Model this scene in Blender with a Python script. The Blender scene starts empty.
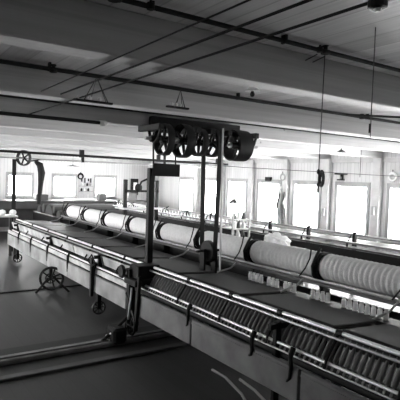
import bpy, bmesh, math, random
from mathutils import Vector, Matrix
random.seed(7)
S = bpy.context.scene
COL = S.collection
V = Vector
# X runs across the room towards the window wall, Y along the machines, Z up
CAMZ = 2.05
ZC, ZB = CAMZ + .85, CAMZ + .61           # ceiling, beam undersides
XW, YF, XL, YB = 9.75, 17.6, -3.0, -4.5   # window wall, far wall, left wall, back wall

# ------------------------------------------------------------ materials
def mat(name, c, rough=.6, metal=0., var=.25, scale=6., bump=.0, bscale=60., spec=.5, transl=0.):
    m = bpy.data.materials.new(name); m.use_nodes = True
    n, l = m.node_tree.nodes, m.node_tree.links
    p = n['Principled BSDF']
    tc = n.new('ShaderNodeTexCoord')
    no = n.new('ShaderNodeTexNoise'); no.inputs['Scale'].default_value = scale; no.inputs['Detail'].default_value = 6
    l.new(tc.outputs['Object'], no.inputs['Vector'])
    cr = n.new('ShaderNodeValToRGB')
    cr.color_ramp.elements[0].position = .3; cr.color_ramp.elements[1].position = .7
    a, b = c * (1 - var), c * (1 + var)
    cr.color_ramp.elements[0].color = (a, a, a, 1); cr.color_ramp.elements[1].color = (b, b, b, 1)
    l.new(no.outputs['Fac'], cr.inputs['Fac']); l.new(cr.outputs['Color'], p.inputs['Base Color'])
    p.inputs['Roughness'].default_value = rough; p.inputs['Metallic'].default_value = metal
    p.inputs['Specular IOR Level'].default_value = spec
    if bump:
        n2 = n.new('ShaderNodeTexNoise'); n2.inputs['Scale'].default_value = bscale
        l.new(tc.outputs['Object'], n2.inputs['Vector'])
        bp = n.new('ShaderNodeBump'); bp.inputs['Strength'].default_value = bump; bp.inputs['Distance'].default_value = .01
        l.new(n2.outputs['Fac'], bp.inputs['Height']); l.new(bp.outputs['Normal'], p.inputs['Normal'])
    if transl:
        tr = n.new('ShaderNodeBsdfTranslucent'); l.new(cr.outputs['Color'], tr.inputs['Color'])
        mx = n.new('ShaderNodeMixShader'); mx.inputs[0].default_value = transl
        l.new(p.outputs[0], mx.inputs[1]); l.new(tr.outputs[0], mx.inputs[2])
        l.new(mx.outputs[0], n['Material Output'].inputs['Surface'])
    return m

def boards(name, c, across, along, width, var=.18, groove=.35, rough=.6, knots=True, grain=.2, gw=.05):
    """plank surface; across/along are 0,1,2 axis numbers of world coordinates"""
    m = bpy.data.materials.new(name); m.use_nodes = True
    n, l = m.node_tree.nodes, m.node_tree.links
    p = n['Principled BSDF']; p.inputs['Roughness'].default_value = rough
    ge = n.new('ShaderNodeNewGeometry'); sp = n.new('ShaderNodeSeparateXYZ'); l.new(ge.outputs['Position'], sp.inputs[0])
    def M(op, a, b=None):
        x = n.new('ShaderNodeMath'); x.operation = op
        for i, q in enumerate((a, b)):
            if q is None: continue
            if isinstance(q, (int, float)): x.inputs[i].default_value = q
            else: l.new(q, x.inputs[i])
        return x.outputs[0]
    u = M('DIVIDE', sp.outputs[across], width)
    idx = M('FLOOR', u); fr = M('FRACT', u)
    edge = M('MINIMUM', fr, M('SUBTRACT', 1., fr))
    line = M('LESS_THAN', edge, gw)                 # 1 in the groove
    wn = n.new('ShaderNodeTexWhiteNoise'); wn.noise_dimensions = '1D'; l.new(idx, wn.inputs['W'])
    tint = M('ADD', 1 - var, M('MULTIPLY', wn.outputs['Value'], 2 * var))
    sc = [1.2, 1.2, 1.2]; 
    for i in range(3):
        if i != along: sc[i] = 40.
    mp = n.new('ShaderNodeMapping'); mp.inputs['Scale'].default_value = sc
    l.new(ge.outputs['Position'], mp.inputs['Vector'])
    no = n.new('ShaderNodeTexNoise'); no.inputs['Scale'].default_value = 1.; no.inputs['Detail'].default_value = 5
    l.new(mp.outputs[0], no.inputs['Vector'])
    gr = M('ADD', 1 - grain, M('MULTIPLY', no.outputs['Fac'], 2 * grain))
    val = M('MULTIPLY', M('MULTIPLY', tint, gr), c)
    if knots:
        vo = n.new('ShaderNodeTexVoronoi'); vo.inputs['Scale'].default_value = 2.6
        l.new(ge.outputs['Position'], vo.inputs['Vector'])
        k = M('LESS_THAN', vo.outputs['Distance'], .055)
        val = M('MULTIPLY', val, M('SUBTRACT', 1., M('MULTIPLY', k, .45)))
    val = M('MULTIPLY', val, M('SUBTRACT', 1., M('MULTIPLY', line, groove)))
    cb = n.new('ShaderNodeCombineXYZ')
    for i in range(3): l.new(val, cb.inputs[i])
    l.new(cb.outputs[0], p.inputs['Base Color'])
    return m

M_ceil  = boards('ceiling planks', .62, 0, 1, .2, groove=.25, rough=.55, gw=.03, grain=.3)
M_beam  = boards('beam timber', .46, 2, 0, .4, groove=.1, rough=.6)
M_wall  = boards('white beadboard far', .62, 0, 2, .11, var=.06, knots=False, grain=.06, groove=.3)
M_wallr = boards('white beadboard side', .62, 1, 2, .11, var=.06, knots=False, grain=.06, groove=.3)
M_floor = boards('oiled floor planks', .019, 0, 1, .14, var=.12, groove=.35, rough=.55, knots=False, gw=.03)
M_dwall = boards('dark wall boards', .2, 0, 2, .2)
M_paint = mat('painted wood', .55, .5, var=.1)
M_trim  = mat('grey painted trim', .34, .5, var=.12)
M_iron  = mat('black iron', .009, .5, 0., var=.3, bump=.1, spec=.16)
M_pipe  = mat('dark pipe', .015, .8, 0., var=.3, spec=.2)
M_steel = mat('polished steel', .75, .4, .75, var=.1)
M_wornst= mat('worn steel', .4, .38, .9, var=.2)
M_wood  = mat('pale machine wood', .10, .5, var=.4, scale=4)  # darkened and mottled to suggest shadow on the near face boards
M_dwood = mat('dark machine wood', .045, .5, var=.3, scale=3)
M_black = mat('blackened cover board', .012, .55, var=.4, scale=2, spec=.3)
M_pwood = mat('shadow-mottled face board wood', .2, .5, var=.45, scale=3)  # dark mottling stands in for shadow on the left face boards
M_lwood = mat('bleached board wood', .36, .45, var=.45, scale=4)
M_leath = mat('leather belting', .012, .7, var=.3, spec=.2)
M_yarn  = mat('wool roving', .6, .9, var=.08, scale=30, bump=.5, bscale=220)
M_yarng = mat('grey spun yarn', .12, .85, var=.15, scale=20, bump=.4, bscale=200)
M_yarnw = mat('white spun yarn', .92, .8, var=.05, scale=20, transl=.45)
M_white = mat('white enamel', .8, .3, var=.05)
M_rope  = mat('cord', .06, .8, var=.2)
M_brass = mat('bright ceramic', .7, .3, var=.1)

def glass():
    m = bpy.data.materials.new('window glass'); m.use_nodes = True
    n, l = m.node_tree.nodes, m.node_tree.links
    n.remove(n['Principled BSDF'])
    t = n.new('ShaderNodeBsdfTransparent'); g = n.new('ShaderNodeBsdfGlossy'); g.inputs['Roughness'].default_value = .03
    f = n.new('ShaderNodeLayerWeight'); f.inputs['Blend'].default_value = .12
    nz = n.new('ShaderNodeTexNoise'); nz.inputs['Scale'].default_value = 3
    r = n.new('ShaderNodeMapRange'); r.inputs['To Min'].default_value = .93; r.inputs['To Max'].default_value = 1.
    l.new(nz.outputs['Fac'], r.inputs['Value'])
    cb = n.new('ShaderNodeCombineXYZ'); [l.new(r.outputs[0], cb.inputs[i]) for i in range(3)]
    l.new(cb.outputs[0], t.inputs['Color'])
    mx = n.new('ShaderNodeMixShader'); l.new(f.outputs['Facing'], mx.inputs[0]); l.new(t.outputs[0], mx.inputs[1]); l.new(g.outputs[0], mx.inputs[2])
    l.new(mx.outputs[0], n['Material Output'].inputs['Surface'])
    return m
M_glass = glass()

# ------------------------------------------------------------ mesh helpers
class MB:
    def __init__(s): s.bm = bmesh.new()
    def box(s, lo, hi, bevel=0, rot=None, piv=None):
        lo, hi = V(lo), V(hi)
        r = bmesh.ops.create_cube(s.bm, size=1)
        c, d = (lo + hi) / 2, hi - lo
        for v in r['verts']: v.co = V((v.co.x * d.x, v.co.y * d.y, v.co.z * d.z)) + c
        if bevel:
            es = list({e for v in r['verts'] for e in v.link_edges})
            rr = bmesh.ops.bevel(s.bm, geom=es, offset=bevel, segments=1, affect='EDGES')
            vs = rr['verts']
        else: vs = r['verts']
        if rot:
            pv = V(piv) if piv else c
            for v in vs: v.co = rot @ (v.co - pv) + pv
        return s
    def tube(s, pts, r, n=8, cap=True):
        pts = [V(p) for p in pts]
        rs = r if isinstance(r, (list, tuple)) else [r] * len(pts)
        rings = []; ref = None
        for i, p in enumerate(pts):
            t = (pts[min(i + 1, len(pts) - 1)] - pts[max(i - 1, 0)]).normalized()
            if ref is None:
                ref = t.orthogonal().normalized()
            ref = (ref - t * ref.dot(t)).normalized(); b = t.cross(ref)
            rings.append([s.bm.verts.new(p + (ref * math.cos(2 * math.pi * k / n) + b * math.sin(2 * math.pi * k / n)) * rs[i]) for k in range(n)])
        for a, b in zip(rings, rings[1:]):
            for k in range(n): s.bm.faces.new((a[k], a[(k + 1) % n], b[(k + 1) % n], b[k]))
        if cap: s.bm.faces.new(rings[0][::-1]); s.bm.faces.new(rings[-1])
        return s
    def lathe(s, o, axis, prof, n=16):
        """prof: list of (distance along axis, radius); solid of revolution round o"""
        ax = V(axis).normalized(); u = ax.orthogonal().normalized(); w = ax.cross(u); o = V(o)
        rings = []
        for d, r in prof:
            if r < 1e-5: rings.append([s.bm.verts.new(o + ax * d)])
            else: rings.append([s.bm.verts.new(o + ax * d + (u * math.cos(2 * math.pi * k / n) + w * math.sin(2 * math.pi * k / n)) * r) for k in range(n)])
        for a, b in zip(rings, rings[1:]):
            for k in range(n):
                q = (k + 1) % n
                if len(a) == 1 and len(b) == 1: break
                if len(a) == 1: s.bm.faces.new((a[0], b[q], b[k]))
                elif len(b) == 1: s.bm.faces.new((a[k], a[q], b[0]))
                else: s.bm.faces.new((a[k], a[q], b[q], b[k]))
        for e, fl in ((rings[0], True), (rings[-1], False)):
            if len(e) > 1: s.bm.faces.new(e[::-1] if fl else e)
        return s
    def ringt(s, o, axis, R, r, n=24, m=8, sx=1.):
        ax = V(axis).normalized(); u = ax.cross(V((0, 0, 1)) if abs(ax.z) < .9 else V((1, 0, 0))).normalized(); w = ax.cross(u); o = V(o)
        rg = []
        for i in range(n):
            t = 2 * math.pi * i / n; d = u * math.cos(t) * sx + w * math.sin(t)
            rg.append([s.bm.verts.new(o + d * (R + r * math.cos(2 * math.pi * k / m)) + ax * r * math.sin(2 * math.pi * k / m)) for k in range(m)])
        for i in range(n):
            a, b = rg[i], rg[(i + 1) % n]
            for k in range(m): s.bm.faces.new((a[k], a[(k + 1) % m], b[(k + 1) % m], b[k]))
        return s
    def band(s, o, axis, R, w, t, n=32):
        """flat open rim: outer radius R, width w, thickness t"""
        ax = V(axis).normalized(); u = ax.orthogonal().normalized(); q = ax.cross(u); o = V(o)
        rg = []
        for i in range(n):
            a = 2 * math.pi * i / n; d = u * math.cos(a) + q * math.sin(a)
            rg.append([s.bm.verts.new(o + d * rr + ax * h) for rr, h in ((R, -w / 2), (R * 1.02, 0), (R, w / 2), (R - t, w / 2), (R - t, -w / 2))])
        for i in range(n):
            a, b = rg[i], rg[(i + 1) % n]
            for k in range(5): s.bm.faces.new((a[k], a[(k + 1) % 5], b[(k + 1) % 5], b[k]))
        return s
    def build(s, name, m, parent=None, smooth=False, world=True):
        bmesh.ops.recalc_face_normals(s.bm, faces=s.bm.faces)
        me = bpy.data.meshes.new(name); s.bm.to_mesh(me); s.bm.free()
        if smooth:
            for p in me.polygons: p.use_smooth = True
            try: me.set_sharp_from_angle(angle=math.radians(40))
            except Exception: pass
        me.materials.append(m)
        o = bpy.data.objects.new(name, me); COL.objects.link(o)
        if parent:
            o.parent = parent
            if world: o.matrix_parent_inverse = Matrix.Translation(-ROOT_LOC(parent))
        return o

def ROOT_LOC(o):
    l = V(o.location)
    while o.parent:
        return V(POS.get(o.name, l))
    return l
POS = {}
def empty(name, loc=(0, 0, 0)):
    o = bpy.data.objects.new(name, None); COL.objects.link(o); o.location = loc; o.empty_display_size = .1
    return o
def tag(o, label=None, cat=None, group=None, kind=None):
    for k, v in (('label', label), ('category', cat), ('group', group), ('kind', kind)):
        if v: o[k] = v
    return o
def thing(name, label, cat, loc=(0, 0, 0), group=None): return tag(empty(name, loc), label, cat, group)
# sub-part: parent is a mesh whose own origin sits at the world origin
def sub(mb, name, m, parent, smooth=False):
    o = mb.build(name, m, None, smooth); o.parent = parent
    return o
def copy_tree(o, parent=None):
    c = o.copy(); COL.objects.link(c)
    if parent: c.parent = parent
    for ch in [x for x in bpy.data.objects if x.parent == o]: copy_tree(ch, c)
    return c
def struct(o): o['kind'] = 'structure'; return o

# ------------------------------------------------------------ room shell
struct(MB().box((XL, YB, -.1), (XW, YF, 0)).build('floor', M_floor))
ceil = struct(MB().box((XL, YB, ZC), (XW + .2, YF + .2, ZC + .12)).build('ceiling', M_ceil))
beamsY = [.5, 2.33, 3.92, 5.37] + [5.37 + 1.55 * i for i in range(1, 8)] + [-1.2, -2.9]
for y in beamsY:
    sub(MB().box((XL, y, ZB), (XW, y + (.17 if y < 3 else .2), ZC), bevel=.008), 'beam', M_beam, ceil)

def wall_with_holes(name, m, axis, pos, thick, u0, u1, holes, z0=0, z1=ZC):
    """axis 0: wall plane at X=pos, u is Y.  axis 1: plane at Y=pos, u is X.  holes: (u0,u1,z0,z1)"""
    b = MB()
    def bx(a, c, d, e):
        if c - a < 1e-4 or e - d < 1e-4: return
        if axis == 0: b.box((pos, a, d), (pos + thick, c, e))
        else: b.box((a, pos, d), (c, pos + thick, e))
    u = u0
    for (a, c, d, e) in sorted(holes):
        bx(u, a, z0, z1); bx(a, c, z0, d); bx(a, c, e, z1); u = c
    bx(u, u1, z0, z1)
    return struct(b.build(name, m))

WW = .86
right_windows = [7.74 + 1.49 * k for k in range(-4, 6)]
hr = [(y - WW / 2, y + WW / 2, .80, 1.99) for y in right_windows]
wall_with_holes('wall_right', M_wallr, 0, XW, .2, YB, YF + .2, hr)
far_windows = [4.38, 5.96, 7.56]
hf = [(x - .38, x + .38, 1.24, 1.95) for x in far_windows]
wall_with_holes('wall_far', M_wall, 1, YF, .2, XL, XW, hf)
left_windows = [7.8 + 1.6 * k for k in range(0, 6)]
hl = [(y - .45, y + .45, .8, 2.0) for y in left_windows]
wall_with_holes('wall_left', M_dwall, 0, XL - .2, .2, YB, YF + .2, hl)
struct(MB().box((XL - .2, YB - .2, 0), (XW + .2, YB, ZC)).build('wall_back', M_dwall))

wn = 0
def window(axis, pos, thick, h, inward, portal=True):
    global wn; wn += 1
    a, c, z0, z1 = h; t = .06
    cu = (a + c) / 2
    root = empty('window_%d' % wn, (pos, cu, z0) if axis == 0 else (cu, pos, z0)); struct(root)
    def mk(lst, name, m):
        b = MB()
        for (u0, u1, za, zb, d0, d1) in lst:
            if axis == 0: b.box((pos + d0, u0, za), (pos + d1, u1, zb), bevel=.004)
            else: b.box((u0, pos + d0, za), (u1, pos + d1, zb), bevel=.004)
        return b.build(name, m, root)
    i = inward
    d0, d1 = sorted((i * .03, -i * .02))
    mk([(a - .09, a, z0 - .08, z1 + .1, d0, d1), (c, c + .09, z0 - .08, z1 + .1, d0, d1), (a, c, z1, z1 + .1, d0, d1)], 'frame', M_trim)
    s0, s1 = sorted((i * .09, -i * .05))
    mk([(a - .1, c + .1, z0 - .05, z0 - .003, s0, s1)], 'sill', M_paint)
    g0, g1 = sorted((-i * .08, -i * .12))
    mk([(a, a + .03, z0, z1, g0, g1), (c - .03, c, z0, z1, g0, g1), (a, c, z1 - .03, z1, g0, g1), (a, c, z0, z0 + .04, g0, g1)], 'sash', M_paint)
    q0, q1 = sorted((-i * .095, -i * .10))
    mk([(a + .03, c - .03, z0 + .04, z1 - .03, q0, q1)], 'pane', M_glass)
    if portal:
        L = bpy.data.lights.new('daylight portal', 'AREA'); L.shape = 'RECTANGLE'
        L.size, L.size_y = c - a, z1 - z0
        L.cycles.is_portal = True
        o = bpy.data.objects.new('daylight_portal', L); COL.objects.link(o)
        if axis == 0:
            o.location = (pos - i * .18, cu, (z0 + z1) / 2)
            o.rotation_euler = V((i, 0, 0)).to_track_quat('-Z', 'Z').to_euler()
            L.size, L.size_y = c - a, z1 - z0
        else:
            o.location = (cu, pos - i * .18, (z0 + z1) / 2)
            o.rotation_euler = V((0, i, 0)).to_track_quat('-Z', 'Z').to_euler()
for h in hr: window(0, XW, .2, h, -1)
for h in hf: window(1, YF, .2, h, -1)
for h in hl: window(0, XL, .2, h, 1)

# wall posts between the side windows, and the corner post
tn = 0
for y in [y + .745 for y in right_windows][:-1] + [right_windows[0] - .745]:
    tn += 1
    struct(MB().box((XW - .13, y - .1, 0), (XW, y + .1, ZB), bevel=.012).build('trim_%d' % tn, M_paint))
tn += 1; struct(MB().box((XW - .3, YF - .3, 0), (XW, YF, ZB), bevel=.012).build('trim_%d' % tn, M_paint))
tn += 1; struct(MB().box((XW - .05, YB, ZB - .1), (XW, YF - .3, ZB), bevel=.008).build('trim_%d' % tn, M_paint))
tn += 1; struct(MB().box((XL, YF - .05, ZB - .1), (XW - .3, YF, ZB), bevel=.008).build('trim_%d' % tn, M_paint))
struct(MB().box((XW - .03, YB, 0), (XW, YF - .3, .16)).build('baseboard_right', M_trim))
struct(MB().box((XL, YF - .03, 0), (XW - .3, YF, .16)).build('baseboard_far', M_trim))

# ------------------------------------------------------------ near spinning carriage
Y0, Y1 = .95, 11.9
YM = 5.35                      # middle stand
car = thing('spinning_carriage', 'long spinning mule carriage with two bright steel top rails in the foreground', 'spinning machine', (2.9, YM, 0))
def cp(mb, name, m, smooth=False): return mb.build(name, m, car, smooth)
cp(MB().tube([(2.9, Y0, .94), (2.9, YM - .16, .94)], .017, 10), 'top_rail', M_steel, True)
cp(MB().tube([(2.9, YM + .12, .94), (2.9, Y1, .94)], .017, 10), 'top_rail', M_steel, True)
cp(MB().tube([(2.855, Y0, .905), (2.855, Y1 - .1, .905)], .011, 10), 'top_rail', M_wornst, True)
cp(MB().tube([(2.78, Y0, .733), (2.78, YM + .1, .733)], .013, 10), 'lower_rail', M_steel, True)
cp(MB().tube([(2.755, Y0, .69), (2.755, YM + .1, .69)], .009, 10), 'lower_rail', M_wornst, True)
cp(MB().tube([(2.74, YM + .25, .725), (2.74, Y1 - .3, .725)], .014, 10), 'lower_rail', M_steel, True)
b = MB().box((2.88, Y0, .66), (2.92, YM + .2, .70), bevel=.005).box((2.80, Y0, .60), (3.02, Y1, .655), bevel=.006)
cp(b, 'spindle_beam', M_black)
# wooden face boards in segments, shadows put into their dark mottled colour
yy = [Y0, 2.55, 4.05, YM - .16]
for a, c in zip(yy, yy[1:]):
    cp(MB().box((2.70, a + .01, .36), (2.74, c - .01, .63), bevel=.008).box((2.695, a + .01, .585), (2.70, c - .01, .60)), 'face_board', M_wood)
yy = [YM + .2, 6.55, 7.75, 8.85, 9.95, 11.1, Y1]
for a, c in zip(yy, yy[1:]):
    cp(MB().box((2.70, a + .01, .36), (2.74, c - .01, .60), bevel=.008), 'face_board', M_pwood)
    cp(MB().box((2.80, a + .02, .75), (2.825, c - .02, .885), bevel=.006,
        rot=Matrix.Rotation(-.25, 3, 'Y')), 'upper_board', M_lwood)
    cp(MB().box((2.715, a + .02, .625), (2.74, c - .02, .70), bevel=.006), 'middle_strip', M_lwood)
# flat cover boards between the carriage and the creel
cyy = [.6, 1.3] + [2.47 + 1.168 * k for k in range(9)]
for a, c in zip(cyy, cyy[1:]):
    if c - a > 0: cp(MB().box((3.03, a + .05, .885), (3.58, c - .05, .915), bevel=.006, rot=Matrix.Rotation(.06, 3, 'Y')), 'cover_board', M_black)
cp(MB().box((3.0, Y0, .80), (3.06, Y1 - .1, .86), bevel=.005), 'back_beam', M_dwood)
cp(MB().box((3.52, Y0, .80), (3.58, Y1 - .1, .86), bevel=.005), 'back_beam', M_dwood)
# cross ties, legs with wheels
def leg(y, wide=.05, m=M_iron):
    l = cp(MB().box((2.76, y - wide / 2, .1), (2.82, y + wide / 2, .9), bevel=.008)
           .tube([(2.79, y, .5), (2.95, y, .32), (3.2, y, .24), (3.45, y, .32), (3.56, y, .5)], .02, 8)
           .box((3.5, y - wide / 2, .1), (3.56, y + wide / 2, .85), bevel=.008)
           .box((2.7, y - .02, .84), (3.56, y + .02, .885)), 'leg', m)
    for x in (2.79, 3.53):
        w = MB().band((x, y, .12 if abs(y - 5.41) > .3 else .16), (0, 1, 0), .10, .04, .018, 20)
        zc = .12 if abs(y - 5.41) > .3 else .16
        for k in range(4):
            a = math.pi * k / 4
            w.tube([(x - .09 * math.cos(a), y, zc - .09 * math.sin(a)), (x + .09 * math.cos(a), y, zc + .09 * math.sin(a))], .009, 6)
        o = w.build('wheel', M_iron); o.parent = l
for y in (1.25, 2.9, 6.62, 8.9, 11.3): leg(y)
leg(5.56, .09)
# middle stand: double leg with bright edge, gearbox
st = cp(MB().box((2.66, 5.16, .18), (2.70, 5.22, .86), bevel=.006, rot=Matrix.Rotation(.10, 3, 'X'))
        .box((2.66, 5.38, .18), (2.70, 5.46, .9), bevel=.006, rot=Matrix.Rotation(-.04, 3, 'X'))
        .box((2.64, 5.18, .72), (2.92, 5.5, .80), bevel=.01).box((2.70, 5.22, .80), (3.0, 5.45, .965), bevel=.012)
        .tube([(2.66, 5.2, .3), (2.66, 5.46, .6)], .014, 6), 'middle_stand', M_iron)
sub(MB().tube([(2.64, 5.34, .30), (2.64, 5.27, .70)], .013, 8), 'bright_rod', M_steel, st, True)
gw = MB().lathe((2.62, 5.52, .86), (1, 0, 0), [(-.02, .035), (-.02, .075), (.02, .075), (.02, .035)], 18).ringt((2.62, 5.52, .86), (1, 0, 0), .075, .012, 18, 6)
sub(gw, 'gear_wheel', M_iron, st)
sub(MB().ringt((2.66, 5.3, .22), (1, 0, 0), .10, .014, 20, 6).tube([(2.66, 5.2, .22), (2.66, 5.4, .22)], .01, 6).tube([(2.66, 5.3, .12), (2.66, 5.3, .32)], .01, 6), 'gear_wheel', M_iron, st)
# hooked brackets and cranked handles hanging from the lower rail
def hook(y, s=1.):
    cp(MB().tube([(2.74, y, .76), (2.70, y - .01, .70), (2.69, y - .03, .62), (2.70, y - .01, .62 - .10 * s), (2.72, y + .04, .62 - .16 * s)], [.022, .02, .016, .014, .016], 8), 'hook', M_iron, True)
for y, s in ((3.12, .5), (2.66, .9), (4.12, .6), (7.75, 1.2), (8.85, 1.2), (9.95, 1.2), (10.9, 1.), (6.62, 1.5)): hook(y, s)
for y in (1.75, 2.35, 2.98, 3.65, 4.4, 6.0, 7.15, 8.3, 9.4, 10.5):
    cp(MB().tube([(2.74, y, .70), (2.76, y, .76), (2.83, y, .86), (2.9, y, .955)], .012, 6).lathe((2.9, y - .025, .94), (0, 1, 0), [(0, .027), (.05, .027)], 10), 'rail_bracket', M_iron)
b = MB()
for (y, s) in ((6.62, 1), ):
    b.tube([(2.66, y - .14, .80), (2.66, y, .90), (2.66, y + .14, .80), (2.66, y - .02, .74), (2.66, y - .14, .80)], .012, 6)
    b.box((2.65, y - .03, .3), (2.69, y + .03, .86))
cp(b, 'tension_arm', M_iron)
# spindles (parts) and the yarn bobbins on them (things)
lean = V((.125, 0, .20)).normalized()
NS = 68
base_sp = None; base_bob = None
for i in range(NS):
    y = 1.62 + .054 * i
    if y > YM - .17: break
    o0 = V((2.80, y, .705))
    if base_sp is None:
        base_sp = MB().lathe((0, 0, 0), lean, [(-.04, .006), (-.02, .006), (-.018, .010), (0, .008), (.018, .010), (.02, .006), (.235, .004)], 8).build('spindle', M_wornst, None, True)
        s_ = base_sp; base_sp.parent = car; base_sp.location = o0 - V(car.location)
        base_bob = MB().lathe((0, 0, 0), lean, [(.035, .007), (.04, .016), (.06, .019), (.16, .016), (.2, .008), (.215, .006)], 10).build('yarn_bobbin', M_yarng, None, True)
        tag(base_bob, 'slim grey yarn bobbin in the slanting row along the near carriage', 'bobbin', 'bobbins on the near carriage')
        base_bob.location = o0
    else:
        c = base_sp.copy(); COL.objects.link(c); c.parent = car; c.location = o0 - V(car.location)
        c = base_bob.copy(); COL.objects.link(c); c.location = o0

# curved drive arms under the carriage on the right
cp(MB().tube([(2.66, 3.2, .33), (2.66, 3.0, .31), (2.66, 2.8, .25), (2.66, 2.6, .12)], .012, 6), 'curved_rod', M_wornst, True)
cp(MB().tube([(2.62, 3.55, .30), (2.62, 3.35, .30), (2.62, 3.12, .24), (2.62, 2.95, .12)], .012, 6), 'curved_rod', M_wornst, True)

# ------------------------------------------------------------ creel behind it, with the big spools
cre = thing('creel_frame', 'dark creel frame carrying the row of large wool spools behind the near carriage', 'machine frame', (4.1, 6.5, 0))
def rp(mb, name, m, smooth=False): return mb.build(name, m, cre, smooth)
rp(MB().tube([(4.0, 1.6, 1.0), (4.0, 12.0, 1.0)], .014, 8), 'front_rail', M_wornst, True)
rp(MB().box((4.05, 1.6, .93), (4.4, 12.0, .965), bevel=.006), 'shelf_board', M_dwood)
rp(MB().box((3.78, 1.6, .80), (3.98, 12.0, .83), bevel=.006), 'bobbin_rail', M_black)
rp(MB().box((4.30, 1.6, .35), (4.34, 4.8, .80), bevel=.006), 'back_board', M_black)
rp(MB().box((4.30, 4.82, .25), (4.34, 12.0, .93), bevel=.006), 'back_board', M_black)
J = [2.49 + 1.168 * k for k in range(9)]
for k, y in enumerate(J):
    rp(MB().box((4.15, y - .03, 0), (4.28, y + .03, .965), bevel=.01).box((3.8, y - .03, .70), (4.2, y + .03, .80), bevel=.008), 'post', M_iron)
    # forked arm that holds the spool ends
    rp(MB().tube([(4.1, y, .96), (4.02, y, 1.04), (4.0, y, 1.14), (4.06, y, 1.25), (4.12, y, 1.33)], .016, 8)
       .tube([(4.3, y, .96), (4.38, y, 1.06), (4.36, y, 1.2)], .016, 8)
       .tube([(4.0, y, 1.14), (4.2, y, 1.14), (4.37, y, 1.14)], .014, 8), 'spool_arm', M_iron, True)
    rp(MB().tube([(4.0, y + .12, .98), (3.9, y + .14, .90), (3.72, y + .16, .86), (3.6, y + .18, .80)], .011, 8), 'guide_rod', M_wornst, True)
    rp(MB().tube([(4.03, y + .05, 1.33), (3.98, y + .02, 1.22), (4.0, y + .10, 1.10), (3.97, y + .16, 1.0)], .009, 6), 'curved_finger', M_iron, True)
names = ['largest ribbed wool spool, cut by the right edge of the photo',
         'wool spool just right of the hanging belts, second from the right edge',
         'wool spool crossed by the hanging belts, third from the right edge',
         'wool spool just left of the hanging belts, fourth from the right edge',
         'pale wool spool, fourth from the left end of the creel',
         'pale wool spool, third from the left end of the creel',
         'pale wool spool, second from the left end of the creel',
         'smallest pale wool spool at the far left end of the creel']
sp0 = None
def spool_profile():
    p = [(.03, .03), (.03, .13)]
    L = 1.168 - .10; n = 17
    for i in range(n):
        a = .05 + (L - .0) * i / n; w = L / n
        p += [(a, .139), (a + w * .25, .149), (a + w * .5, .152), (a + w * .75, .149), (a + w * .97, .139)]
    p += [(1.138, .13), (1.138, .03)]
    return p
for k in range(8):
    if sp0 is None:
        sp0 = thing('wool_spool', names[0], 'spool', (4.2, J[0], 1.122), 'large wool spools in the creel')
        y0 = MB().lathe((0, 0, 0), (0, 1, 0), spool_profile(), 28).build('wound_roving', M_yarn, None, True); y0.parent = sp0
        for d, nm in ((.018, 'a'), (1.138, 'b')):
            f = MB().lathe((0, d, 0), (0, 1, 0), [(0, .02), (0, .16), (.012, .16), (.012, .02)], 28).build('end_disc', M_iron); f.parent = sp0
        a = MB().lathe((0, .002, 0), (0, 1, 0), [(0, .014), (1.164, .014)], 10).build('axle', M_iron); a.parent = sp0
        cur = sp0
    else:
        cur = copy_tree(sp0); cur.location = (4.2, J[k], 1.122); cur['label'] = names[k]
# white bobbin shapes on the low rail stand in for window light, right part
b0 = None
for i in range(34):
    y = 2.3 + .068 * i
    if any(abs(y - j) < .09 for j in J) or i in (13, 14, 25, 29): continue
    if b0 is None:
        b0 = MB().lathe((0, 0, 0), (0, 0, 1), [(0, .026), (.008, .026), (.01, .016), (.02, .024), (.075, .024), (.085, .014), (.088, .02), (.098, .02)], 12).build('light_gap_bobbin', M_yarnw, None, True)
        tag(b0, 'small white bobbin shape standing in for a gap of window light below the large spools at right', 'bobbin', 'stand-ins for light gaps below the large spools'); o = b0
    else:
        o = b0.copy(); COL.objects.link(o)
    o.location = (3.88, y, .83)

# ------------------------------------------------------------ rear spinning machine
rear = thing('spinning_machine', 'dark spinning machine with pale rails standing before the bright window wall', 'spinning machine', (7.5, 8, 0))
def qp(mb, name, m, smooth=False): return mb.build(name, m, rear, smooth)
qp(MB().tube([(7.5, 2, 1.10), (7.5, 16.4, 1.10)], .022, 10), 'top_rail', M_wornst, True)
qp(MB().tube([(7.3, 2, .97), (7.3, 16.4, .97)], .02, 10), 'middle_rail', M_wornst, True)
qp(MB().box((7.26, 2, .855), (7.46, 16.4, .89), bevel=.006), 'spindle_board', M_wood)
qp(MB().box((7.24, 2, .2), (7.28, 16.4, .85), bevel=.006), 'face_board', M_black)
qp(MB().box((7.5, 2, .93), (7.95, 16.4, .96), bevel=.006), 'cover_board', M_dwood)
qp(MB().tube([(7.9, 2, 1.02), (7.9, 16.4, 1.02)], .03, 10), 'back_roller', M_white, True)
for i in range(13):
    y = 2.4 + 1.15 * i
    qp(MB().box((7.46, y - .03, 0), (7.54, y + .03, 1.09), bevel=.008).lathe((7.5, y, 1.09), (0, 0, 1), [(0, .03), (.05, .04), (.07, .02)], 8), 'upright', M_iron)
    qp(MB().box((7.29, y - .02, .88), (7.31, y + .02, .96), bevel=.004).tube([(7.3, y, .95), (7.4, y, 1.1), (7.5, y - .1, 1.18)], .012, 6), 'bracket', M_iron)
c0 = None
for i in range(40):
    y = 9.6 + .165 * i
    if c0 is None:
        c0 = MB().lathe((0, 0, 0), (0, 0, 1), [(0, .03), (.01, .045), (.08, .04), (.16, .012), (.19, .01)], 10).build('yarn_cop', M_yarnw, None, True)
        tag(c0, 'pale cone of yarn standing in a row on the machine before the windows', 'yarn cone', 'yarn cones on the rear machine'); o = c0
    else: o = c0.copy(); COL.objects.link(o)
    o.location = (7.38, y, .89)
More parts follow.
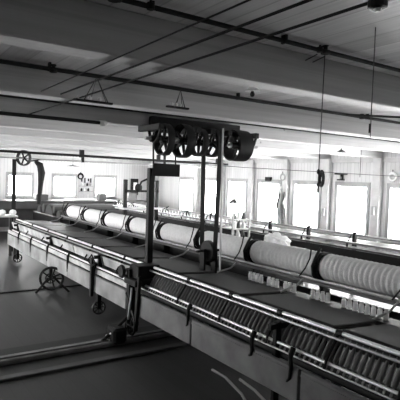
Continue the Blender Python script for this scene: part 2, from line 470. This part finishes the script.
# heap of white wool behind the near spools, on a box
tag(MB().box((5.3, 5.6, 0), (5.95, 6.35, .96), bevel=.02).box((5.28, 5.58, .9), (5.97, 6.37, .955)).build('wooden_bin', M_dwood), 'dark wooden bin behind the large spools with white wool heaped on it', 'bin')
b = MB(); r = bmesh.ops.create_icosphere(b.bm, subdivisions=4, radius=1)
from mathutils import noise
for v in r['verts']:
    n_ = noise.noise(v.co * 2.3) * .35 + noise.noise(v.co * 6) * .12
    v.co = V((v.co.x * .17, v.co.y * .24, max(v.co.z, -.5) * .15 )) * (1 + n_)
    v.co.z = max(v.co.z, -.07)
o = b.build('wool_heap', M_yarnw, None, True); o.location = (5.62, 5.95, 1.03)
tag(o, 'heap of bright white wool lying behind the large spools', 'wool')

# ------------------------------------------------------------ overhead counter shaft and belts
SY, SZ = 5.0, CAMZ + .44
sh = thing('overhead_shaft', 'black overhead drive shaft with spoked pulleys hung under the ceiling beams', 'line shaft', (3.5, SY, SZ))
def sp(mb, name, m, smooth=False): return mb.build(name, m, sh, smooth)
sp(MB().tube([(2.62, SY, SZ), (4.3, SY, SZ)], .02, 10), 'shaft', M_wornst, True)
def pulley(x, R, w, ns=5, ph=.3):
    o = sp(MB().band((x, SY, SZ), (1, 0, 0), R, w, .014, 36), 'pulley', M_iron, True)
    b = MB()
    for k in range(ns):
        a = 2 * math.pi * k / ns + ph
        b.tube([(x, SY + .03 * math.cos(a), SZ + .03 * math.sin(a)), (x, SY + (R - .01) * math.cos(a + .12), SZ + (R - .01) * math.sin(a + .12))], [.022, .015], 6)
    b.lathe((x - w * .5, SY, SZ), (1, 0, 0), [(0, .045), (w, .045)], 12)
    b = b.build('spokes', M_iron); b.parent = o; b.matrix_parent_inverse = Matrix.Identity(4)
    b.location = -V(sh.location) * 0
    return o
for x, R, w, n_ in ((2.87, .185, .09, 5), (3.13, .20, .11, 5), (3.36, .17, .08, 5), (3.56, .17, .09, 4), (3.97, .20, .22, 6)): pulley(x, R, w, n_, x)
for x in (2.74, 3.25, 3.46, 3.72, 4.16):
    sp(MB().box((x - .035, 4.84, ZB - .07), (x + .035, 5.36, ZB - .001), bevel=.006)
       .tube([(x, SY - .14, ZB - .06), (x, SY - .10, SZ + .02), (x, SY, SZ - .05), (x, SY + .10, SZ + .02), (x, SY + .14, ZB - .06)], .018, 8)
       .lathe((x - .05, SY, SZ), (1, 0, 0), [(0, .04), (.1, .04)], 12), 'hanger', M_iron)
sp(MB().box((2.85, 5.27, ZB - .06), (4.22, 5.36, ZB + .13), bevel=.006), 'hanger_board', M_iron)

for x in (3.03, 3.86): sp(MB().lathe((x - .03, SY, SZ), (1, 0, 0), [(0, .02), (0, .035), (.05, .035), (.05, .02)], 12), 'collar', M_steel, True)

def belt(x0, R0, x1, y1, z1, R1, w, label):
    """closed loop over a pulley on the shaft and a lower pulley"""
    p0, p1 = V((x0, SY, SZ)), V((x1, y1, z1)); t = .004
    b = MB(); pts = []
    for k in range(13): a = math.pi * k / 12; pts.append((p0, R0 + t, a))
    for k in range(13): a = math.pi + math.pi * k / 12; pts.append((p1, R1 + t, a))
    rg = []
    for c, R, a in pts:
        q = c + V((0, math.cos(a), math.sin(a))) * R; o_ = V((0, math.cos(a), math.sin(a))) * .006
        rg.append([b.bm.verts.new(q + V((-w / 2, 0, 0))), b.bm.verts.new(q + V((w / 2, 0, 0))), b.bm.verts.new(q + o_ + V((w / 2, 0, 0))), b.bm.verts.new(q + o_ + V((-w / 2, 0, 0)))])
    for i in range(len(rg)):
        A, B = rg[i], rg[(i + 1) % len(rg)]
        for k in range(4): b.bm.faces.new((A[k], A[(k + 1) % 4], B[(k + 1) % 4], B[k]))
    o = b.build('drive_belt', M_leath); tag(o, label, 'belt', 'belts hanging from the overhead shaft')
    return o
belt(3.56, .175, 3.56, 5.0, 1.14, .135, .065, 'narrow dark belt loop hanging from the middle overhead pulley to the headstock')
hs = thing('headstock', 'dark iron headstock with pulleys where the hanging belts come down', 'machine', (3.6, 5.0, 0))
hs_ = MB().tube([(3.38, 5.0, 1.14), (3.74, 5.0, 1.14)], .016, 8)
for x in (3.48, 3.66): hs_.box((x - .015, 4.95, 0.0), (x + .015, 5.05, 1.17), bevel=.005)
hs_.build('stand', M_iron, hs)
MB().lathe((3.53, 5.0, 1.14), (1, 0, 0), [(0, .02), (0, .13), (.03, .133), (.06, .13), (.06, .02)], 24).build('pulley', M_iron, hs, True)
pp = thing('shipper_post', 'thick dark upright post on the carriage with a dark board at its top', 'post', (2.94, 5.42, .967))
MB().box((2.90, 5.38, .967), (2.98, 5.46, 2.16), bevel=.008).build('post', M_iron, pp)
MB().box((2.93, 5.35, 2.06), (3.32, 5.378, 2.22), bevel=.004).build('shipper_board', M_iron, pp)
MB().tube([(2.94, 5.37, 2.2), (2.94, 5.40, 2.66)], .012, 6).build('rod', M_iron, pp)
MB().tube([(3.26, 5.365, 2.2), (3.26, 5.395, 2.66)], .010, 6).build('rod', M_iron, pp)
tag(MB().tube([(3.53, 4.74, ZB), (3.56, 4.74, .93)], .012, 8).build('shifter_pole', M_paint, None, True), 'thin pale pole standing just right of the hanging belt loop', 'pole')

# ------------------------------------------------------------ ceiling pipes (sprinkler lines)
def pipe(y, z, x0, x1, r, heads, label, white=False):
    t = thing('ceiling_pipe', label, 'pipe', ((x0 + x1) / 2, y, z))
    MB().tube([(x0, y, z), (x1, y, z)], r, 10).build('pipe', M_pipe, t, True)
    for x in heads:
        MB().lathe((x, y, z - r), (0, 0, 1), [(0, r * 1.5), (r * 2.4, r * 1.5), (r * 2.6, r * .6), (r * 4.6, r * .6)][:3] + [(r * 3.4, r * .5)], 10)\
          .box((x - .006, y - r * 2.2, z + r), (x + .006, y + r * 2.2, min(z + r + .008, ZC - .002))).build('sprinkler_head', M_iron, t)
    return t
pA = pipe(2.12, CAMZ + .815, -1.0, 9.6, .013, (.95, 1.12, 2.3), 'thick dark ceiling pipe nearest the camera, crossing from top left to right edge')
pB = pipe(3.80, CAMZ + .80, -1.5, 9.6, .017, (), 'second dark ceiling pipe from the front, above the V shaped hangers')
pC = pipe(5.30, CAMZ + .78, -1.5, 9.6, .017, (), 'dark ceiling pipe along the top of the third beam behind the hangers')
pD = pipe(5.16, ZB - .03, -.5, 2.15, .02, (), 'short ceiling pipe ending in a white cap left of the pulleys')
MB().lathe((2.13, 5.16, ZB - .03), (1, 0, 0), [(0, .03), (.05, .035), (.09, .02)], 12).build('end_cap', M_white, pD)
# saddles so each pipe hangs from the ceiling or beam
for p_, y, z, xs in ((pA, 2.12, CAMZ + .815, (.6, 2.0, 3.4, 5.5, 8)), (pB, 3.80, CAMZ + .80, (.7, 1.15, 3.0, 5.0, 7.5)), (pC, 5.30, CAMZ + .78, (1.2, 3.0, 6.0, 8))):
    for x in xs: MB().box((x - .008, y - .02, z - .015), (x + .008, y + .02, ZC - .001)).build('strap', M_iron, p_)
# standing sprinklers on pipes B (they show as knobs over the pipe)
def head(x, y, z, p_):
    MB().lathe((x, y, z), (0, 0, 1), [(0, .03), (.02, .03), (.025, .014), (.045, .014), (.05, .022), (.06, .022)], 10).build('sprinkler_head', M_iron, p_)
for x in (1.18, 4.9, 7.2): head(x, 3.80, CAMZ + .80 - .022, pB)
for x in (.93, 2.35): head(x, 2.12, CAMZ + .8, pA)
# conduits under the beams, along the machines
for x, y0, y1, r, lab in ((1.38, 1.05, 5.3, .006, 'thin dark conduit under the beams that starts at the ceiling switch box'),
                      (1.21, .72, 3.7, .006, 'thin dark conduit under the beams, middle of three running towards the far wall'),
                      (1.06, .72, 3.7, .004, 'thinnest of the three dark conduits under the ceiling beams'),
                      (.66, 3.92, 5.4, .006, 'short dark wire under the beams near the left edge')):
    tag(MB().tube([(x, y0, ZB - r), (x, y1, ZB - r)], r, 6).build('conduit', M_pipe), lab, 'conduit')
sb = thing('switch_box', 'small dark junction box on the conduit at upper right', 'switch box', (1.38, 1.03, ZB - .04))
MB().lathe((1.38, 1.03, ZB - .035), (0, 0, 1), [(0, .02), (.004, .032), (.026, .032), (.03, .02)], 14).build('box', M_iron, sb)
MB().lathe((1.38, 1.03, ZB - .045), (0, 0, 1), [(0, .010), (.012, .014)], 10).build('knob', M_white, sb)
MB().tube([(1.38, 1.03, ZB - .008), (1.5, .72, ZB - .006)], .006, 6).build('conduit_stub', M_pipe, sb)

# ceiling lamps
def lamp(x, y, ztop, z, R, label, shade=M_iron, group=None, bulb=M_white):
    t = thing('ceiling_lamp', label, 'lamp', (x, y, z), group)
    MB().tube([(x, y, ztop), (x, y, z + .05)], .004, 6).lathe((x, y, z + .03), (0, 0, 1), [(0, .015), (.04, .012)], 8).build('cord', M_rope, t)
    MB().lathe((x, y, z), (0, 0, 1), [(0, R), (.003, R), (.05, .02), (.055, .0)], 20).build('shade', shade, t, True)
    MB().lathe((x, y, z - .05), (0, 0, 1), [(0, 0), (.006, .014), (.025, .022), (.05, .012)], 12).build('bulb', bulb, t, True)
    return t
lamp(2.72, 3.25, ZC, ZC - .09, .065, 'small white ceiling lamp with dark bulb in front of the second beam', M_white, bulb=M_iron)
lamp(7.95, 6.63, ZC, ZC - .22, .09, 'small dark cone lamp hanging against the bright ceiling at right')
lamp(5.55, 15.6, ZC, CAMZ + .25, .22, 'dark shaded lamp hanging in front of the far wall windows')

# slanting stay wires
for i, d in enumerate((0, .06)):
    tag(MB().tube([(2.78 + d, 3.2, ZC - .02), (2.32 + d * 1.2, 2.16, ZC - .05)], .004, 6).build('stay_wire', M_rope), 'slanting stay wire beside the white ceiling lamp, one of a pair', 'wire', 'paired stay wires by the ceiling lamp')
# V-shaped hangers with ceramic insulators on the second beam
def vhanger(x, y, z0, z1, w, label):
    t = thing('wire_hanger', label, 'hanger', (x, y, z1))
    MB().tube([(x - w, y, z1), (x, y, z0), (x + w, y, z1)], .005, 6).tube([(x - w * .3, y + .05, z1), (x, y, z0), (x + w * 1.1, y + .05, z1)], .004, 6).build('wire', M_rope, t)
    MB().box((x - w - .09, y - .02, z1 - .018), (x + w + .04, y + .02, z1 - .002), bevel=.003).build('bar', M_pipe, t)
    for k in (-1, -.1, .7): MB().lathe((x + w * k - .05, y - .018, z1 - .002), (0, 0, 1), [(0, .012), (.008, .018), (.02, .018), (.026, .010), (.03, .012)], 10).build('insulator', M_brass, t)
vhanger(1.53, 3.79, CAMZ + .79, CAMZ + .60, .10, 'V shaped wire hanger with white insulators, left of the pulleys')
vhanger(2.33, 3.79, CAMZ + .79, CAMZ + .64, .05, 'narrow V shaped wire hanger just above the leftmost pulley')

# vertical pull rods at right
t = thing('pull_rod', 'long thin pull rod with dark knobs hanging at right in front of the windows', 'rod', (2.38, 2.15, 2.0))
MB().tube([(2.38, 2.15, 2.855), (2.37, 2.15, 1.99)], .0035, 6).build('rod', M_rope, t)
MB().lathe((2.37, 2.15, 2.10), (0, 0, 1), [(0, .004), (.01, .011), (.025, .011), (.035, .004)], 10).build('knob', M_iron, t)
MB().lathe((2.37, 2.15, 1.98), (0, 0, 1), [(0, .002), (.01, .008), (.055, .008), (.07, .004)], 10).build('handle', M_iron, t)
t = thing('pull_rod', 'short thin pull rod hanging from the ceiling at upper right', 'rod', (2.27, 1.7, 2.3))
MB().tube([(2.27, 1.7, ZC), (2.27, 1.7, 2.30)], .003, 6).build('rod', M_rope, t)
MB().tube([(2.262, 1.7, 2.38), (2.262, 1.7, 2.33)], .006, 6).build('handle', M_iron, t)
tag(MB().tube([(7.4, 5.72, ZC), (7.4, 5.72, CAMZ + .12)], .006, 6).build('cord', M_rope), 'short cord hanging over the window right of the dark oval coil', 'cord')
tag(MB().tube([(3.0, 6.1, CAMZ + .23), (5, 6.1, CAMZ + .2), (XW, 6.1, CAMZ + .18)], .005, 6).build('stretched_wire', M_rope), 'thin wire stretched level across the windows', 'wire')
# short slanting bar under the pipe at right
tag(MB().tube([(4.55, 3.75, ZC - .06), (5.35, 3.55, ZC - .03)], .012, 6).build('ceiling_rod', M_pipe), 'short dark rod branching off the second ceiling pipe at right', 'rod')

# ------------------------------------------------------------ line shafts at the far end
ls = thing('line_shaft', 'long dark line shaft across the far end of the ceiling', 'line shaft', (4.6, 12.3, CAMZ + .5))
MB().tube([(-1, 12.3, CAMZ + .5), (9.4, 12.3, CAMZ + .47)], .032, 10).build('shaft', M_iron, ls, True)
for x in (2.2, 4.6, 6.9, 9.0): MB().box((x - .04, 12.26, CAMZ + .44), (x + .04, 12.36, ZC)).build('hanger', M_iron, ls)
ls2 = thing('line_shaft', 'lower line shaft above the far windows carrying the spoked wheel', 'line shaft', (3.0, 13.0, CAMZ + .37))
MB().tube([(1, 13.0, CAMZ + .37), (9.4, 13.0, CAMZ + .35)], .018, 10).build('shaft', M_wornst, ls2, True)
for x in (2.6, 4.9, 7.5): MB().box((x - .03, 12.97, CAMZ + .33), (x + .03, 13.03, ZC)).build('hanger', M_iron, ls2)
o = MB().band((3.32, 13.0, CAMZ + .37), (1, .9, 0), .20, .09, .03, 28)
for k in range(5):
    a = 2 * math.pi * k / 5
    d = V((-.669, .743, 0)) * math.cos(a) + V((0, 0, 1)) * math.sin(a)
    o.tube([V((3.32, 13, CAMZ + .37)), V((3.32, 13, CAMZ + .37)) + d * .185], .022, 6)
o.build('spoked_wheel', M_iron, ls2)
def strand(x, y, x1, y1, label):
    tag(MB().box((x - .05, y - .008, 0), (x + .05, y + .008, CAMZ + .33)).build('drive_belt', M_leath), label, 'belt')
strand(3.1, 13.05, 0, 0, 'dark belt hanging left of the far left window')
b = MB().tube([(3.72, 13.4, CAMZ + .31), (3.85, 13.4, CAMZ + .22), (3.9, 13.4, CAMZ), (3.88, 13.4, CAMZ - .3), (3.84, 13.4, 1.2)], [.04, .09, .10, .07, .05], 8)
b.tube([(3.6, 13.4, CAMZ + .31), (3.72, 13.2, CAMZ + .33), (3.72, 13.0, CAMZ + .36)], .02, 6)
tag(b.build('belt_bundle', M_leath, None, True), 'thick dark bundle of belting hanging beside the far left window', 'belting')

# ------------------------------------------------------------ far end clutter
bn = thing('workbench', 'long dark workbench standing under the far wall windows', 'workbench', (6, 16.7, 0))
MB().box((2.6, 16.45, 1.06), (8.9, 17.2, 1.12), bevel=.008).build('top', M_dwood, bn)
for x in (2.8, 5.7, 8.7):
    for y in (16.52, 17.12): MB().box((x - .05, y - .05, 0), (x + .05, y + .05, 1.06), bevel=.008).build('leg', M_dwood, bn)
MB().box((2.7, 17.15, .2), (8.8, 17.19, 1.06)).build('back_panel', M_dwood, bn)
MB().box((2.75, 16.5, .85), (8.75, 16.53, 1.06), bevel=.005).build('apron', M_dwood, bn)
tag(MB().tube([(5.6, 16.6, 1.165), (6.75, 16.6, 1.165)], .04, 12).build('white_roll', M_white, None, True), 'bright white roll lying on the far workbench', 'roll')
k = 0
for x, hh, ww, nm, lab in ((3.2, .28, .3, 'wooden_box', 'dark box on the left end of the far workbench'), (4.9, .2, .4, 'wooden_box', 'low dark box on the far workbench left of the white roll'),
                  (7.1, .26, .25, 'wooden_box', 'dark box on the far workbench right of the white roll'), (8.3, .3, .35, 'wooden_box', 'tall dark box on the right end of the far workbench')):
    tag(MB().box((x - ww / 2, 16.7, 1.12), (x + ww / 2, 17.0, 1.12 + hh), bevel=.01).box((x - ww / 2 - .01, 16.69, 1.12 + hh * .8), (x + ww / 2 + .01, 17.01, 1.12 + hh * .86)).build(nm, M_dwood), lab, 'box')
t = thing('carding_machine', 'low dark machine with rollers on the floor beyond the far end of the creel', 'machine', (5.5, 14, 0))
b = MB().box((4.3, 13.0, .1), (4.38, 15.6, .85), bevel=.01).box((6.3, 13.0, .1), (6.38, 15.6, .85), bevel=.01).box((4.3, 13.0, .3), (6.38, 13.06, .8)).box((4.3, 15.5, .3), (6.38, 15.56, .8))
for x in (4.34, 6.34):
    for y in (13.1, 15.4): b.box((x - .06, y - .06, 0), (x + .06, y + .06, .2))
b.build('frame', M_iron, t)
for y, r, z in ((13.35, .16, .86), (13.75, .10, 1.02), (14.2, .34, .80), (14.75, .13, 1.0), (15.2, .18, .86)):
    MB().lathe((4.36, y, z), (1, 0, 0), [(0, .03), (0, r), (1.96, r), (1.96, .03)], 24).build('roller', M_dwood, t, True)
# tools and coils on the far wall between windows
def coil(p, ax, R, r, sx, label, m=M_leath, cat='coil', name='rope_coil'):
    t = thing(name, label, cat, p)
    MB().ringt((0, 0, 0), ax, R, r, 24, 8, sx).ringt((0, 0, -.015), ax, R * .86, r * .9, 24, 8, sx).build('coil', m, t, True, world=False)
    MB().tube([(0, 0, R * .8), (0, 0, R + .06)], .012, 6).build('peg', M_iron, t, world=False)
    return t
coil((6.55, YF - .05, 1.98), (0, 1, 0), .10, .025, 1, 'small dark coil hanging on the far wall left of the middle gap')
tb = thing('tool_board', 'board of small tools and shelves between the two far windows', 'tool board', (6.76, YF, 1.6))
MB().box((6.5, YF - .03, 1.3), (7.02, YF, 1.95), bevel=.005).build('board', M_paint, tb)
for z in (1.4, 1.6): MB().box((6.5, YF - .13, z), (7.02, YF - .03, z + .025)).build('shelf', M_trim, tb)
for i, (x, z, hh) in enumerate(((6.6, 1.78, .12), (6.72, 1.74, .18), (6.86, 1.8, .1), (6.95, 1.75, .16))):
    MB().box((x - .02, YF - .06, z), (x + .02, YF - .03, z + hh)).build('tool', M_iron, tb)
for i, (x, z, m, nm) in enumerate(((6.58, 1.425, M_iron, 'dark'), (6.7, 1.425, M_white, 'white'), (6.85, 1.425, M_iron, 'dark'), (6.62, 1.625, M_white, 'white'), (6.8, 1.625, M_iron, 'dark'), (6.93, 1.625, M_trim, 'grey'))):
    tag(MB().lathe((x, YF - .08, z), (0, 0, 1), [(0, .035), (.08, .035), (.09, .02), (.12, .02)], 10).build('oil_can', m, None, True),
        ['dark oil can at the left of the lower wall shelf', 'white oil can in the middle of the lower wall shelf', 'dark oil can at the right of the lower wall shelf',
         'white oil can at the left of the upper wall shelf', 'dark oil can in the middle of the upper wall shelf', 'grey oil can at the right of the upper wall shelf'][i], 'can')
# wall lantern in the corner bay
t = thing('wall_cabinet', 'narrow dark hanging cabinet with a bright glass front near the room corner', 'cabinet', (8.75, YF, 1.5))
MB().box((8.62, YF - .16, 1.3), (8.9, YF, 1.95), bevel=.012).build('body', M_iron, t)
MB().box((8.68, YF - .175, 1.42), (8.84, YF - .16, 1.8), bevel=.006).build('door', M_white, t)
# tall belt-shifting gear behind the dark belt, in front of the corner windows
t = thing('carding_stand', 'tall dark iron stand with a tray behind the leftmost hanging belt', 'machine stand', (6.4, 12.5, 0))
MB().box((5.9, 12.4, 0), (6.0, 12.5, 1.95), bevel=.01).box((6.9, 12.4, 0), (7.0, 12.5, 1.95), bevel=.01).box((5.9, 12.4, 1.6), (7.0, 12.48, 1.66)).build('frame', M_iron, t)
MB().box((5.8, 12.2, 1.12), (7.0, 12.8, 1.16), bevel=.006).build('tray', M_paint, t)
MB().lathe((6.3, 12.38, 1.72), (1, .3, 0), [(0, .03), (0, .12), (.06, .12), (.06, .03)], 18).build('wheel', M_iron, t)
MB().tube([(6.3, 12.4, 1.66), (6.4, 12.35, 1.9), (6.6, 12.3, 2.0)], .03, 6).build('arm', M_iron, t, True)
# bobbin rack at the window (white shapes on shelves)
t = thing('bobbin_rack', 'light wooden rack of bobbins standing in front of a window right of the belts', 'rack', (6.5, 8.2, 0))
b = MB()
for x in (6.3, 6.75):
    for y in (8.0, 8.4): b.box((x - .02, y - .02, 0), (x + .02, y + .02, 1.34), bevel=.004)
b.build('frame', M_paint, t)
for z in (.8, 1.0, 1.2): MB().box((6.28, 7.98, z), (6.77, 8.42, z + .02)).build('shelf', M_paint, t)
i = 0
for z in (.82, 1.02, 1.22):
    for q, x in enumerate((6.4, 6.52, 6.65)):
        tag(MB().lathe((x, 8.08, z), (0, 0, 1), [(0, .04), (.01, .05), (.08, .045), (.13, .02), (.15, .02)], 12).build('yarn_cone', M_white if (q + i) % 2 else M_yarng, None, True),
            '%s yarn cone on the %s shelf of the light rack, %s' % ('white' if (q + i) % 2 else 'grey', ('bottom', 'middle', 'top')[i], ('left', 'centre', 'right')[q]), 'yarn cone')
    i += 1
t = thing('stand_lamp', 'dark cone shaped lamp shade silhouetted low in the window right of the belts', 'lamp', (8.6, 10.9, 0))
MB().tube([(8.6, 10.9, .0), (8.6, 10.9, 1.4)], .015, 8).lathe((8.6, 10.9, 0), (0, 0, 1), [(0, .16), (.03, .16), (.04, .02)], 16).build('stand', M_iron, t)
MB().lathe((8.6, 10.9, 1.38), (0, 0, 1), [(0, .17), (.005, .17), (.1, .05), (.14, .02)], 18).build('shade', M_dwood, t, True)

# things on the window wall
xw = XW - .15
coil((xw - .0, 8.6, 2.15), (1, 0, 0), .17, .06, .42, 'dark oval coil hanging on the wall post between two bright windows')
wc = thing('hanging_cloths', 'bundle of hanging cloths and straps on the wall post right of the rack', 'cloth', (xw, 10.0, 1.5))
for i, (dy, z0, z1, m) in enumerate(((-.08, 1.0, 1.75, M_dwood), (.02, .85, 1.85, M_trim), (.10, 1.1, 1.7, M_iron), (-.14, 1.3, 1.6, M_paint))):
    b = MB(); b.tube([(xw - .01, 10.0 + dy, z1), (xw - .05, 10.0 + dy + .02, (z0 + z1) / 2), (xw - .02, 10.0 + dy - .01, z0)], [.02, .045, .03], 8)
    b.build('cloth', m, wc, True)
MB().box((xw, 9.85, 1.84), (xw + .02, 10.15, 1.9)).build('peg_rail', M_paint, wc)
tag(MB().box((XW - .08, 10.6, 2.04), (XW, 10.84, 2.16), bevel=.01).build('electric_box', M_iron), 'small black box on the wall above a window', 'box')
coil((xw, 10.02, 2.17), (1, 0, 0), .09, .014, 1, 'thin pale ring hanging high on the wall post above the hanging cloths', M_trim, 'ring', 'wall_ring')
t = thing('wall_shelf', 'small dark double shelf on the wall above the large window at right', 'shelf', (XW, 8.1, 2.2))
MB().box((XW - .12, 7.9, 2.26), (XW, 8.22, 2.30), bevel=.004).box((XW - .1, 7.98, 2.12), (XW, 8.14, 2.15)).box((XW - .03, 8.02, 2.12), (XW, 8.1, 2.28)).build('shelf', M_iron, t)
MB().lathe((XW - .07, 8.05, 2.155), (0, 0, 1), [(0, .025), (.05, .025), (.06, .012)], 10).build('fitting', M_trim, t)
coil((xw + .1, 6.62, 2.24), (1, 0, 0), .09, .02, 1, 'white ring on the wall near the right edge of the photo', M_white, 'ring', 'wall_ring')
for i, (y, z, lab) in enumerate(((7.0, 1.35, 'small grey bracket low on the wall post at far right'), (8.48, 1.2, 'small grey bracket low on the wall post under the oval coil'))):
    tag(MB().box((xw - .05, y - .04, z), (xw + .02, y + .04, z + .2), bevel=.01).build('wall_bracket', M_trim), lab, 'bracket')

# ------------------------------------------------------------ floor: carriage tracks and low machinery
t = thing('floor_track', 'pale worn wooden carriage track lying across the floor at lower left', 'track', (1.0, 5.7, 0))
MB().box((-1.5, 5.32, 0), (1.02, 5.50, .055), bevel=.01).box((-1.5, 5.38, .055), (1.02, 5.40, .07)).build('plank', mat('worn track wood', .15, .5, var=.3), t)
MB().box((1.08, 5.32, 0), (4.2, 5.50, .055), bevel=.01).box((1.08, 5.38, .055), (4.2, 5.40, .07)).build('plank', mat('worn track wood', .15, .5, var=.3), t)
MB().box((1.0, 5.24, 0), (1.10, 5.58, .085), bevel=.008).build('joint_block', M_iron, t)
MB().box((-1.5, 5.56, 0), (4.2, 5.76, .03), bevel=.006).build('sleeper', M_black, t)
tag(MB().box((-1.5, 4.90, 0), (4.2, 5.0, .03), bevel=.006).build('floor_rail', mat('dull rail', .05, .5, var=.3)), 'low dark rail on the floor in front of the pale track', 'rail')
tag(MB().box((-1.5, 8.56, 0), (4.2, 8.64, .02), bevel=.005).build('floor_rail', M_iron), 'thin dark rail across the floor farther back', 'rail')
tag(MB().box((-1.5, 6.62, 0), (-.2, 6.66, .01), bevel=.002).build('floor_strip', M_black), 'thin dark strip on the floor near the left edge', 'strip') if False else None
# cast iron wheel stand under the carriage at left
t = thing('wheel_stand', 'small cast iron wheel stand on the floor below the left part of the carriage', 'machine part', (2.62, 8.3, 0))
b = MB().ringt((2.62, 8.3, .24), (.5, 1, 0), .19, .022, 24, 8)
d = V((1, -.5, 0)).normalized()
for k in range(5):
    a = 2 * math.pi * k / 5
    b.tube([(2.62, 8.3, .24), V((2.62, 8.3, .24)) + (d * math.cos(a) + V((0, 0, 1)) * math.sin(a)) * .18], .014, 6)
b.build('wheel', M_iron, t, True)
MB().tube([(2.37, 8.35, 0), (2.57, 8.33, .24), (2.67, 8.27, .24), (2.9, 8.2, 0)], .02, 6).tube([(2.57, 8.3, .24), (2.9, 8.45, .30)], .018, 6).build('stand', M_iron, t)
t = thing('gear_case', 'dark gear casting with small bright bolts at the foot of the middle stand', 'machine part', (2.5, 5.25, 0))
MB().box((2.42, 5.26, 0.03), (2.6, 5.5, .22), bevel=.03).tube([(2.3, 5.4, .04), (2.5, 5.4, .18), (2.65, 5.4, .3)], .02, 6).build('casting', M_iron, t)
for p in ((2.41, 5.33, .16), (2.41, 5.45, .10), (2.41, 5.36, .07)): MB().lathe(p, (-1, 0, 0), [(0, .014), (.012, .012), (.016, 0)], 8).build('bolt', M_steel, t)
# left end table with two white bundles
t = thing('end_table', 'pale end table at the far left end of the carriage', 'table', (2.6, 11.9, 0))
MB().box((2.0, 11.95, .98), (2.95, 12.5, 1.02), bevel=.008).build('top', M_paint, t)
for x in (2.06, 2.89):
    for y in (12.0, 12.44): MB().box((x - .03, y - .03, 0), (x + .03, y + .03, .98)).build('leg', M_dwood, t)
for i, (x, lab) in enumerate(((2.62, 'round white wool ball on the end table, nearer the left edge'), (2.86, 'round white wool ball on the right corner of the end table'))):
    tag(MB().lathe((x, 12.1, 1.02), (0, 0, 1), [(0, .03), (.02, .07), (.07, .085), (.12, .06), (.14, 0)], 14).build('wool_ball', M_yarnw, None, True), lab, 'wool')

# ------------------------------------------------------------ world, camera
w = bpy.data.worlds.new('daylight'); S.world = w; w.use_nodes = True
n, l = w.node_tree.nodes, w.node_tree.links
bg = n['Background']; bg.inputs['Color'].default_value = (1, 1, 1, 1); bg.inputs['Strength'].default_value = 10.

cam = bpy.data.cameras.new('camera'); co = bpy.data.objects.new('camera', cam); COL.objects.link(co)
f = 488.
d1 = V((-332, 33, -f)).normalized()
d2 = V((716, -3, -f)); d2 = (d2 - d1 * d2.dot(d1)).normalized()
up = d2.cross(d1)
R = Matrix((d2, d1, up))       # rows: world axes in camera coordinates = camera-to-world rotation
co.matrix_world = Matrix.Translation((0, 0, CAMZ)) @ R.to_4x4()
cam.sensor_width = 36; cam.lens = 36 * f / 400; cam.clip_start = .05
S.camera = co
S.view_settings.view_transform = 'Standard'; S.view_settings.look = 'None'
S.view_settings.exposure = 2.8; S.view_settings.gamma = 1
